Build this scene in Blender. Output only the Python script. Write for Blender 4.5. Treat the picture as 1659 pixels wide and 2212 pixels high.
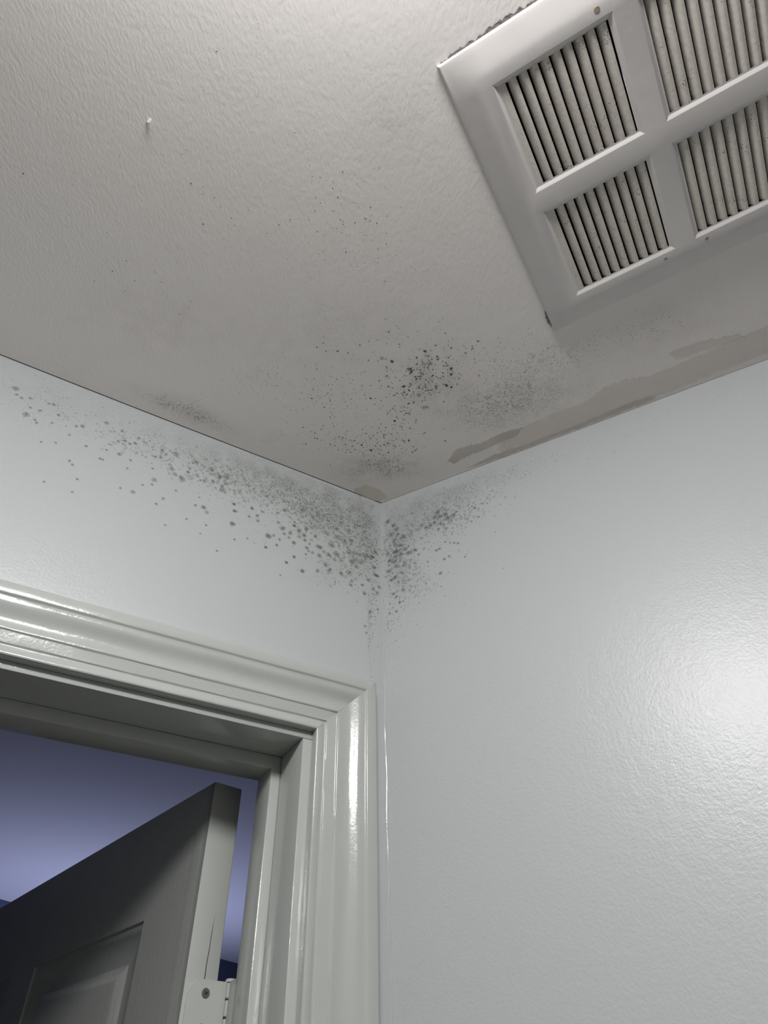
import bpy, bmesh, math, random
from mathutils import Vector, Matrix
from mathutils.geometry import delaunay_2d_cdt

for o in list(bpy.data.objects):
    bpy.data.objects.remove(o)
scene = bpy.context.scene
R = math.radians

# ------------------------------------------------------------------ camera
CEIL = 2.44                      # ceiling height
CAM_Z = 1.70
HC = CEIL - CAM_Z
W_PX, H_PX, F_PX = 1659, 2212, 1461.53
pitch, roll = R(43.50007), R(-1.362836)
cp, sp, cr_, sr_ = math.cos(pitch), math.sin(pitch), math.cos(roll), math.sin(roll)
b_right, b_down, b_fwd = Vector((1, 0, 0)), Vector((0, sp, -cp)), Vector((0, cp, sp))
v_right = cr_ * b_right - sr_ * b_down
v_down = sr_ * b_right + cr_ * b_down
cam = bpy.data.cameras.new('camera')
cam.sensor_fit = 'VERTICAL'
cam.sensor_height = 24.0
cam.lens = 24.0 * F_PX / H_PX
cam.clip_start = 0.01
cam_o = bpy.data.objects.new('camera', cam)
scene.collection.objects.link(cam_o)
m = Matrix((v_right, -v_down, -b_fwd)).transposed().to_4x4()
m.translation = Vector((0, 0, CAM_Z))
cam_o.matrix_world = m
scene.camera = cam_o

# ------------------------------------------------------------------ world, lights, exposure
world = bpy.data.worlds.new('world')
scene.world = world
world.use_nodes = True
world.node_tree.nodes['Background'].inputs[0].default_value = (0.5, 0.55, 0.6, 1)
world.node_tree.nodes['Background'].inputs[1].default_value = 0.0
scene.view_settings.view_transform = 'Standard'
scene.view_settings.look = 'None'
scene.view_settings.gamma = 1.0
scene.view_settings.use_curve_mapping = False
scene.view_settings.exposure = 0.0
scene.cycles.max_bounces = 12
scene.cycles.diffuse_bounces = 8
scene.cycles.transparent_max_bounces = 64

LAMP = Vector((0.004, -0.215, CEIL - 0.070))       # flush ceiling lamp of the bathroom
def area(name, loc, direction, shape, sx, sy, power, col, spread=180, xdir=None):
    d = bpy.data.lights.new(name, 'AREA')
    d.shape = shape
    d.size = sx
    if shape in ('RECTANGLE', 'ELLIPSE'):
        d.size_y = sy
    d.energy = power
    d.color = col
    d.spread = R(spread)
    o = bpy.data.objects.new(name, d)
    scene.collection.objects.link(o)
    z = -Vector(direction).normalized()
    x = Vector(xdir).normalized() if xdir else (Vector((1, 0, 0)) if abs(z.z) > .9 else Vector((0, 0, 1)).cross(z).normalized())
    y = z.cross(x)
    mm = Matrix((x, y, z)).transposed().to_4x4()
    mm.translation = loc
    o.matrix_world = mm
    return o
LAMP_EMIT = 63.0                                  # its frosted dome glows
UP_DIR = Vector((0.47084, 0.88222, 0))            # run of the bedroom's left wall
UP_POS = Vector((-1.00, 2.90, 1.45))
area('bedroom_added_light', UP_POS, (0, 0, 1), 'RECTANGLE', 1.2, 0.08, 6.2, (0.56, 0.61, 1.0), 150, UP_DIR)  # added blue light for the bedroom ceiling, no such source is seen

# ------------------------------------------------------------------ directions of the place
C = Vector((-0.00439, 0.75961, CEIL))             # corner of the two walls under the ceiling
aL, aR, aC = R(59.02139), R(-63.6757), R(-61.1062)
hd = lambda a: Vector((math.sin(a), math.cos(a), 0))
SL = -hd(aL)                                      # along the door wall, away from the corner
NL = Vector((0.51472, -0.85736, 0))               # out of the door wall, into the bathroom
SR = -hd(aR)                                      # along the right wall, away from the corner
NR = Vector((-0.44345, -0.8963, 0))
UP = Vector((0, 0, 1))
def on_l(s, d, z):  # metres: from corner, depth INTO the wall, z relative to ceiling
    return C + SL * s - NL * d + UP * z
def on_r(s, d, z):
    return C + SR * s - NR * d + UP * z

def sag(x, y):
    """the old plasterboard ceiling hangs a little along the walls"""
    p = Vector((x - C.x, y - C.y, 0))
    s, d = p.dot(SL), p.dot(NL)
    a = -0.0024 * math.exp(-((s - 0.34) / 0.22) ** 2 - (d / 0.10) ** 2)
    s2, d2 = p.dot(SR), p.dot(NR)
    a += -0.0016 * math.exp(-((s2 - 0.75) / 0.25) ** 2 - (d2 / 0.05) ** 2)
    a += 0.0006 * (math.sin(x * 9 + 1.3 * math.sin(y * 5)) * math.sin(y * 8.0 + 0.6))
    return a

# ------------------------------------------------------------------ materials
def mat(name, base, rough=0.5, spec=0.5, bumps=(), var=None, metallic=0.0, coat=0.0):
    """bumps: (scale, detail, strength, distance, stretch xyz); var: (scale, amount, colour)"""
    mt = bpy.data.materials.new(name)
    mt.use_nodes = True
    nt = mt.node_tree
    bs = nt.nodes['Principled BSDF']
    bs.inputs['Base Color'].default_value = (*base, 1)
    bs.inputs['Roughness'].default_value = rough
    bs.inputs['Specular IOR Level'].default_value = spec
    bs.inputs['Metallic'].default_value = metallic
    if coat:
        bs.inputs['Coat Weight'].default_value = coat
        bs.inputs['Coat Roughness'].default_value = 0.12
    tc = nt.nodes.new('ShaderNodeTexCoord')
    prev = None
    for (sc, det, st, dist, stretch) in bumps:
        mp = nt.nodes.new('ShaderNodeMapping')
        mp.inputs['Rotation'].default_value = stretch[3] if len(stretch) > 3 else (0, 0, 0)
        mp.inputs['Scale'].default_value = stretch[:3]
        nt.links.new(tc.outputs['Object'], mp.inputs['Vector'])
        n = nt.nodes.new('ShaderNodeTexNoise')
        n.inputs['Scale'].default_value = sc
        n.inputs['Detail'].default_value = det
        n.inputs['Roughness'].default_value = 0.55
        nt.links.new(mp.outputs[0], n.inputs['Vector'])
        b = nt.nodes.new('ShaderNodeBump')
        b.inputs['Strength'].default_value = st
        b.inputs['Distance'].default_value = dist
        nt.links.new(n.outputs['Fac'], b.inputs['Height'])
        if prev:
            nt.links.new(prev.outputs[0], b.inputs['Normal'])
        prev = b
    if prev:
        nt.links.new(prev.outputs[0], bs.inputs['Normal'])
    if var:
        n = nt.nodes.new('ShaderNodeTexNoise')
        n.inputs['Scale'].default_value = var[0]
        n.inputs['Detail'].default_value = 4
        nt.links.new(tc.outputs['Object'], n.inputs['Vector'])
        rp = nt.nodes.new('ShaderNodeMapRange')
        rp.inputs['From Min'].default_value = 0.35
        rp.inputs['From Max'].default_value = 0.7
        rp.inputs['To Max'].default_value = var[1]
        nt.links.new(n.outputs['Fac'], rp.inputs['Value'])
        mx = nt.nodes.new('ShaderNodeMix')
        mx.data_type = 'RGBA'
        mx.inputs['A'].default_value = (*base, 1)
        mx.inputs['B'].default_value = (*var[2], 1)
        nt.links.new(rp.outputs[0], mx.inputs['Factor'])
        nt.links.new(mx.outputs['Result'], bs.inputs['Base Color'])
    return mt

M = {}
M['ceiling'] = mat('ceiling_paint', (0.895, 0.855, 0.82), 0.62, 0.25,
                   [(330, 4, 0.45, 0.0009, (1.0, 0.5, 1, (0, 0, R(35)))), (28, 3, 0.08, 0.004, (1, 1, 1))],
                   (3.0, 0.5, (0.87, 0.825, 0.80)))
M['wall'] = mat('wall_eggshell', (0.515, 0.535, 0.541), 0.36, 0.5,
                [(330, 2, 0.30, 0.0009, (1, 1, 1)), (90, 2, 0.12, 0.002, (1, 1, 1))])
M['trim'] = mat('trim_gloss_paint', (0.48, 0.502, 0.478), 0.17, 0.55,
                [(140, 2, 0.16, 0.0012, (1, 1, 0.3)), (380, 2, 0.14, 0.0007, (1, 1, 1))])
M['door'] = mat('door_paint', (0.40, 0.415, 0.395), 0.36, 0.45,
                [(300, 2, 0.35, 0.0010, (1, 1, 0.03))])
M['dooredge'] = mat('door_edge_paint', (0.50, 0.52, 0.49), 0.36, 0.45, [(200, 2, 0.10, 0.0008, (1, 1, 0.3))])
M['cover'] = mat('fan_cover_paint', (0.69, 0.663, 0.64), 0.38, 0.5,
                 [(60, 3, 0.10, 0.002, (1, 1, 1)), (300, 2, 0.06, 0.0008, (1, 1, 1))],
                 (18, 0.6, (0.655, 0.615, 0.605)))
M['louver'] = mat('louver_paint', (0.74, 0.69, 0.62), 0.5, 0.35, [(200, 3, 0.15, 0.001, (1, 1, 1))],
                  (240, 0.7, (0.60, 0.555, 0.50)))
M['dark'] = mat('fan_housing_dark', (0.02, 0.018, 0.018), 0.8, 0.1)
M['hinge'] = mat('hinge_painted', (0.58, 0.60, 0.57), 0.32, 0.5, [(150, 2, 0.10, 0.001, (1, 1, 1))])
M['screw'] = mat('screw_steel', (0.23, 0.22, 0.21), 0.45, 0.5, metallic=0.6)
M['rust'] = mat('rusty_gap', (0.07, 0.035, 0.025), 0.8, 0.2)
M['crack'] = mat('wood_crack', (0.05, 0.03, 0.02), 0.9, 0.1)
M['brass'] = mat('screw_head_stained', (0.40, 0.34, 0.25), 0.5, 0.4, (), (900, 0.8, (0.22, 0.15, 0.08)))
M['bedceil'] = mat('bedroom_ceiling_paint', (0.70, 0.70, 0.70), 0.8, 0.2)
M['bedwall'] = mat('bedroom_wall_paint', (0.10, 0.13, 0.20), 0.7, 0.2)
M['floor'] = mat('floor_vinyl', (0.20, 0.18, 0.165), 0.45, 0.4, (), (6, 0.6, (0.15, 0.135, 0.125)))
M['glow'] = mat('lamp_dome', (0.8, 0.8, 0.8), 0.4, 0.5)
_b = M['glow'].node_tree.nodes['Principled BSDF']
_b.inputs['Emission Color'].default_value = (1.0, 0.99, 0.985, 1)
_b.inputs['Emission Strength'].default_value = LAMP_EMIT
M['lowbounce'] = mat('low_bounce_grey', (0.38, 0.38, 0.37), 0.3, 0.5)  # plain grey for the unseen walls, darkened to hold down bounce light
M['lampbody'] = mat('lamp_white', (0.8, 0.8, 0.8), 0.4, 0.5)
M['flake'] = mat('paint_flake', (0.8, 0.79, 0.77), 0.6, 0.3)
M['tear'] = mat('torn_plaster', (0.16, 0.14, 0.145), 0.9, 0.1, [(500, 3, 0.5, 0.001, (1, 1, 1))], (400, 1.0, (0.34, 0.31, 0.31)))

def add_specks(mt, scale, lo, hi, colour):
    # small dark specks of grime over the paint
    nt = mt.node_tree
    bs = nt.nodes['Principled BSDF']
    src = bs.inputs['Base Color'].links[0].from_socket
    tc = nt.nodes.new('ShaderNodeTexCoord')
    v = nt.nodes.new('ShaderNodeTexVoronoi')
    v.inputs['Scale'].default_value = scale
    nt.links.new(tc.outputs['Object'], v.inputs['Vector'])
    n = nt.nodes.new('ShaderNodeTexNoise')
    n.inputs['Scale'].default_value = 55
    n.inputs['Detail'].default_value = 3
    nt.links.new(tc.outputs['Object'], n.inputs['Vector'])
    gate = nt.nodes.new('ShaderNodeMapRange')
    gate.inputs['From Min'].default_value = 0.50
    gate.inputs['From Max'].default_value = 0.66
    gate.inputs['To Max'].default_value = hi
    nt.links.new(n.outputs['Fac'], gate.inputs['Value'])
    sub = nt.nodes.new('ShaderNodeMath')
    sub.operation = 'SUBTRACT'
    nt.links.new(gate.outputs[0], sub.inputs[0])
    nt.links.new(v.outputs['Distance'], sub.inputs[1])
    k = nt.nodes.new('ShaderNodeMath')
    k.operation = 'MULTIPLY'
    k.use_clamp = True
    k.inputs[1].default_value = 9.0
    nt.links.new(sub.outputs[0], k.inputs[0])
    mx = nt.nodes.new('ShaderNodeMix')
    mx.data_type = 'RGBA'
    nt.links.new(k.outputs[0], mx.inputs['Factor'])
    nt.links.new(src, mx.inputs['A'])
    mx.inputs['B'].default_value = (*colour, 1)
    nt.links.new(mx.outputs['Result'], bs.inputs['Base Color'])
add_specks(M['louver'], 560, 0, 0.34, (0.10, 0.075, 0.055))

def stain_mat(name, mode):
    mt = bpy.data.materials.new(name)
    mt.use_nodes = True
    nt = mt.node_tree
    bs = nt.nodes['Principled BSDF']
    bs.inputs['Roughness'].default_value = 0.75
    bs.inputs['Specular IOR Level'].default_value = 0.15
    at = nt.nodes.new('ShaderNodeVertexColor')
    at.layer_name = 'tint'
    nt.links.new(at.outputs['Color'], bs.inputs['Base Color'])
    fac = at.outputs['Alpha']
    tc = nt.nodes.new('ShaderNodeTexCoord')
    nb = nt.nodes.new('ShaderNodeTexNoise')          # lies on the same rough paint
    nb.inputs['Scale'].default_value = 330
    nb.inputs['Detail'].default_value = 4
    nt.links.new(tc.outputs['Object'], nb.inputs['Vector'])
    bp = nt.nodes.new('ShaderNodeBump')
    bp.inputs['Strength'].default_value = 0.45
    bp.inputs['Distance'].default_value = 0.0009
    nt.links.new(nb.outputs['Fac'], bp.inputs['Height'])
    nt.links.new(bp.outputs[0], bs.inputs['Normal'])
    def math_node(op, a, b=None, clamp=False):
        n = nt.nodes.new('ShaderNodeMath')
        n.operation = op
        n.use_clamp = clamp
        for i, q in enumerate((a, b)):
            if q is None:
                continue
            if isinstance(q, (int, float)):
                n.inputs[i].default_value = q
            else:
                nt.links.new(q, n.inputs[i])
        return n.outputs[0]
    if mode == 'haze':
        n = nt.nodes.new('ShaderNodeTexNoise')
        n.inputs['Scale'].default_value = 620
        n.inputs['Detail'].default_value = 3
        nt.links.new(tc.outputs['Object'], n.inputs['Vector'])
        n2 = nt.nodes.new('ShaderNodeTexNoise')
        n2.inputs['Scale'].default_value = 45
        n2.inputs['Detail'].default_value = 4
        nt.links.new(tc.outputs['Object'], n2.inputs['Vector'])
        g = math_node('MULTIPLY', math_node('SUBTRACT', n.outputs['Fac'], 0.32, True), 4.2)
        g2 = math_node('MULTIPLY', math_node('SUBTRACT', n2.outputs['Fac'], 0.25, True), 3.4)
        fac = math_node('MULTIPLY', fac, math_node('MULTIPLY', g, g2), True)
    if mode == 'crackle':
        n = nt.nodes.new('ShaderNodeTexNoise')
        n.inputs['Scale'].default_value = 160
        n.inputs['Detail'].default_value = 3
        nt.links.new(tc.outputs['Object'], n.inputs['Vector'])
        mx = nt.nodes.new('ShaderNodeMix')
        mx.data_type = 'VECTOR'
        mx.inputs['Factor'].default_value = 0.006
        nt.links.new(tc.outputs['Object'], mx.inputs['A'])
        nt.links.new(n.outputs['Color'], mx.inputs['B'])
        v = nt.nodes.new('ShaderNodeTexVoronoi')
        v.feature = 'DISTANCE_TO_EDGE'
        v.inputs['Scale'].default_value = 260
        nt.links.new(mx.outputs['Result'], v.inputs['Vector'])
        n2 = nt.nodes.new('ShaderNodeTexNoise')
        n2.inputs['Scale'].default_value = 240
        n2.inputs['Detail'].default_value = 2
        nt.links.new(tc.outputs['Object'], n2.inputs['Vector'])
        line = math_node('SUBTRACT', 1.0, math_node('MULTIPLY', v.outputs['Distance'], 13.0), True)
        brk = math_node('MULTIPLY', math_node('SUBTRACT', n2.outputs['Fac'], 0.44), 9.0, True)
        fac = math_node('MULTIPLY', fac, math_node('MULTIPLY', line, brk), True)
    tr = nt.nodes.new('ShaderNodeBsdfTransparent')
    ms = nt.nodes.new('ShaderNodeMixShader')
    nt.links.new(fac, ms.inputs[0])
    nt.links.new(tr.outputs[0], ms.inputs[1])
    nt.links.new(bs.outputs[0], ms.inputs[2])
    nt.links.new(ms.outputs[0], nt.nodes['Material Output'].inputs['Surface'])
    return mt
M['spot'] = stain_mat('mould_spots', 'spot')
M['haze'] = stain_mat('mould_haze', 'haze')
M['crackle'] = stain_mat('mould_crackle', 'crackle')

# ------------------------------------------------------------------ helpers
def link(name, bm, m_, parent=None, sharp=40, smooth=True):
    me = bpy.data.meshes.new(name)
    bmesh.ops.recalc_face_normals(bm, faces=bm.faces) if smooth != 'keep' else None
    bm.to_mesh(me)
    bm.free()
    for mm in (m_ if isinstance(m_, (list, tuple)) else [m_]):
        me.materials.append(mm)
    if smooth:
        for p in me.polygons:
            p.use_smooth = True
        me.set_sharp_from_angle(angle=R(sharp))
    o = bpy.data.objects.new(name, me)
    scene.collection.objects.link(o)
    if parent:
        o.parent = parent
        o.matrix_parent_inverse = parent.matrix_world.inverted()
    return o
def empty(name, loc):
    o = bpy.data.objects.new(name, None)
    o.empty_display_size = 0.05
    scene.collection.objects.link(o)
    o.location = loc
    o.matrix_world = Matrix.Translation(loc)
    return o
def tag(o, label, cat, kind=None, group=None):
    o['label'] = label
    o['category'] = cat
    if kind:
        o['kind'] = kind
    if group:
        o['group'] = group
    return o
def add_box(bm, o, ax, ay, az, x0, x1, y0, y1, z0, z1, bev=0.0):
    t = bmesh.new()
    vs = [t.verts.new(o + ax * x + ay * y + az * z) for x in (x0, x1) for y in (y0, y1) for z in (z0, z1)]
    for f in ((0, 1, 3, 2), (4, 6, 7, 5), (0, 4, 5, 1), (2, 3, 7, 6), (0, 2, 6, 4), (1, 5, 7, 3)):
        t.faces.new([vs[i] for i in f])
    bmesh.ops.recalc_face_normals(t, faces=t.faces)
    if bev:
        bmesh.ops.bevel(t, geom=t.edges[:], offset=bev, segments=2, profile=0.5, affect='EDGES')
    me = bpy.data.meshes.new('tmp')
    t.to_mesh(me)
    t.free()
    bm.from_mesh(me)
    bpy.data.meshes.remove(me)
def add_cyl(bm, p0, p1, r, seg=20, r1=None, cap=True):
    p0, p1 = Vector(p0), Vector(p1)
    r1 = r if r1 is None else r1
    z = (p1 - p0).normalized()
    x = z.orthogonal().normalized()
    y = z.cross(x)
    a = [bm.verts.new(p0 + (x * math.cos(2 * math.pi * i / seg) + y * math.sin(2 * math.pi * i / seg)) * r) for i in range(seg)]
    b = [bm.verts.new(p1 + (x * math.cos(2 * math.pi * i / seg) + y * math.sin(2 * math.pi * i / seg)) * r1) for i in range(seg)]
    for i in range(seg):
        bm.faces.new((a[i], a[(i + 1) % seg], b[(i + 1) % seg], b[i]))
    if cap:
        bm.faces.new(a[::-1])
        bm.faces.new(b)

# ---- mould layout in millimetres on each surface, measured from the corner
SPOT_C=[(-49.7,-278.6,1.6,0),(-75.4,-285.1,1.06,0),(-66.8,-290.8,1.05,0),(15.8,-304.7,1.29,0),(28.4,-286.8,1.06,0),(29.1,-282.8,0.8,0),(6.4,-266.6,2.44,1),(11.3,-265.3,1.09,0),(19.1,-261.6,2.45,0),(12.7,-251.6,1.1,0),(12.8,-239.4,1.4,0),(2.4,-232,1.41,0),(14.1,-222.6,1.43,0),(-9.2,-224.5,0.86,0),(-11,-263.9,1.09,0),(-21.1,-287,1.06,0),(-36.5,-275.7,1.07,0),(-9.9,-203.5,1.76,0),(-17.8,-208.5,0.87,0),(22.1,-163.6,2.15,0),(24.8,-170.7,1.22,0),(9.7,-152.1,1.24,0),(31.6,-180,1.2,0),(38.3,-176.8,1.51,0),(41.4,-193.4,1.78,0),(48,-194.6,1.48,0),(35.4,-212.5,1.74,0),(34.1,-222,2.58,0),(42.2,-214.8,1.44,0),(44.5,-223.6,1.14,0),(40.6,-216.8,1.15,0),(29.4,-231.9,1.13,0),(42.1,-248.7,3.6,2),(44.7,-244.9,1.95,0),(61.2,-275.6,2.41,0),(51.2,-266.3,1.63,0),(77.4,-267.6,1.62,0),(74.5,-283.8,1.33,0),(66.6,-261.7,1.36,0),(55.8,-247.7,1.11,0),(72.6,-247.5,1.11,0),(91.5,-265.4,1.36,0),(86.6,-252.8,1.38,0),(88.9,-257.8,1.1,0),(94.5,-279.3,1.6,0),(96.2,-248.3,2.77,0),(96.5,-239.5,2.24,0),(113.2,-271.5,1.35,0),(120.9,-281.4,1.06,0),(121.8,-278.5,1.07,0),(128,-288,1.32,0),(126,-288.3,0.79,0),(120.7,-276.5,1.07,0),(90.3,-289.6,0.79,0),(78.8,-222,1.14,0),(91.2,-222,2.58,0),(98.1,-218.9,2.01,0),(107.4,-232.7,1.13,0),(60.4,-256.8,3.29,3),(68.8,-257.2,2.74,1),(42.3,-127.8,1.92,0),(35.9,-126.9,1.28,0),(-89.3,-205.5,1.46,0),(-73.7,-190.2,1.49,0),(-105.9,-156.3,1.24,0),(-66.7,-172.1,0.91,0),(-64,-121.9,1.29,0),(-69.7,-123.9,0.96,0),(-78.2,-253.3,0.83,0),(-35,-112.8,1.3,0),(-25.3,-120.7,1.93,0),(-38.6,-119.6,1.29,0),(-12.4,-111.4,1.95,0),(6.7,-138.7,1.26,0),(6.7,-134.7,1.27,0),(6.7,-120.8,1.29,0),(47.7,-105.3,1.31,0),(-70.8,-209.5,0.87,0),(-80.8,-152,1.24,0),(-90.5,-145.6,1.25,0),(-91.4,-135.9,1.27,0),(-87.3,-135.1,0.95,0),(-77.6,-157.6,0.93,0),(-51.7,-135.4,1.27,0),(26,-312.6,0.77,0),(28.6,-309.5,0.77,0),(11.4,-322.4,0.76,0),(41.2,-326.7,0.5,0),(71.3,-305.1,0.52,0),(85.8,-301.2,1.04,0),(79.7,-306.3,0.52,0),(50.7,-304.3,0.77,0),(39.4,-297.4,0.78,0),(95.6,-312.6,0.51,0),(1.5,-293.7,0.79,0),(-9.6,-291.8,0.79,0),(217.7,-275.9,0.8,0),(211.7,-274.6,0.54,0),(55.2,-207.4,2.91,1),(54.4,-220.2,2.29,1),(62.3,-185.8,2.69,1),(66.3,-187.4,2.39,1),(-63.4,-500.8,0.57,0),(-62.1,-489.8,0.77,0),(-53.6,-488.9,0.68,0),(-30,-493.9,0.86,0),(-40.8,-484.1,0.68,0),(-41.6,-477.7,0.98,0),(-60.4,-468.6,0.8,0),(-36.7,-468.2,0.8,0),(-55.8,-462.8,0.7,0),(-62.6,-454.9,0.92,0),(-42.4,-453.9,0.82,0),(-90.3,-446.1,0.62,0),(-103.2,-440.7,0.73,0),(-69.5,-444.8,0.62,0),(-117.7,-431.6,0.53,0),(-2.5,-457,0.91,0),(15.4,-447.2,0.82,0),(-8.2,-445,1.55,2),(-3.6,-442.3,0.83,0),(4.1,-439.8,0.83,0),(-19.9,-441,0.83,0),(-35.6,-444.6,0.72,0),(-33.3,-439.3,0.73,0),(-32.3,-442.5,0.62,0),(-61.7,-432.3,0.84,0),(-40.1,-435.2,0.63,0),(-34.6,-430.1,0.63,0),(14,-428.4,0.63,0),(14.2,-417,0.75,0),(-31.7,-407.8,0.98,0),(4.5,-410.4,0.76,0),(4.7,-399.7,0.55,0),(3.5,-394.7,0.67,0),(1.5,-385,0.56,0),(12.1,-371.5,0.8,0),(24.8,-403.2,0.55,0),(42.8,-388.1,0.56,0),(-21.7,-399.7,0.55,0),(-56.7,-399.1,0.66,0),(-57.4,-410.3,0.54,0),(-62.7,-406.5,0.55,0),(-98.5,-401,0.55,0),(-101.7,-401.4,0.44,0),(-88.8,-400.5,0.44,0),(-11.1,-427.2,0.53,0),(-9.2,-426.9,0.53,0),(-7.4,-426.2,0.53,0),(-14.7,-430,0.42,0),(-2.7,-420.6,0.53,0),(7.7,-419.2,0.43,0),(-19.2,-462.2,0.6,0),(-16.7,-461.6,0.6,0),(-24.9,-461.3,0.5,0),(-7.1,-466.4,0.5,0),(-12.3,-372.1,0.46,0),(17.2,-395.8,0.55,0),(-139.6,-601.9,0.83,0),(-99.3,-618,0.48,0),(-359.1,-499.8,1.17,0),(-189.4,-486.2,1,0),(-177.3,-482.4,0.6,0),(-179.5,-475.3,0.61,0),(-170.3,-478.7,0.4,0),(-167.7,-471,0.61,0),(-163.5,-461.7,0.62,0),(-153.6,-449.1,0.85,0),(-151.8,-441.2,0.64,0),(-185.6,-443.3,1.07,0),(-134,-457.3,0.63,0),(-103.3,-440.7,0.64,0),(-90.5,-446.2,0.64,0),(-117.7,-431.5,0.65,0),(-300.2,-391.9,0.92,0),(-251.9,-389.7,0.69,0),(-280.8,-403.8,0.68,0),(-278.3,-379.6,0.7,0),(-325,-380.3,0.7,0),(-292.9,-436.6,0.65,0),(-292.7,-367,0.71,0),(-247.6,-377.4,0.7,0),(-219.1,-351.3,0.73,0),(-236.9,-335.2,0.74,0),(-231.9,-417.4,0.44,0),(-158.8,-431,0.43,0),(-166.3,-426.5,0.44,0),(-75.4,-531.9,0.56,0),(-255.4,-514.4,0.57,0),(-275.7,-492.7,0.4,0),(-351.1,-403.5,0.45,0),(-347.4,-404.1,0.45,0),(-339.4,-398.3,0.45,0),(-336,-398.4,0.45,0),(-107,-566.3,0.53,0),(-105.4,-516.7,0.38,0),(-111.3,-513.1,0.38,0),(-138.2,-506.6,0.39,0),(-186.2,-518.4,0.57,0),(-191.6,-514.5,0.57,0)]
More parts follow.
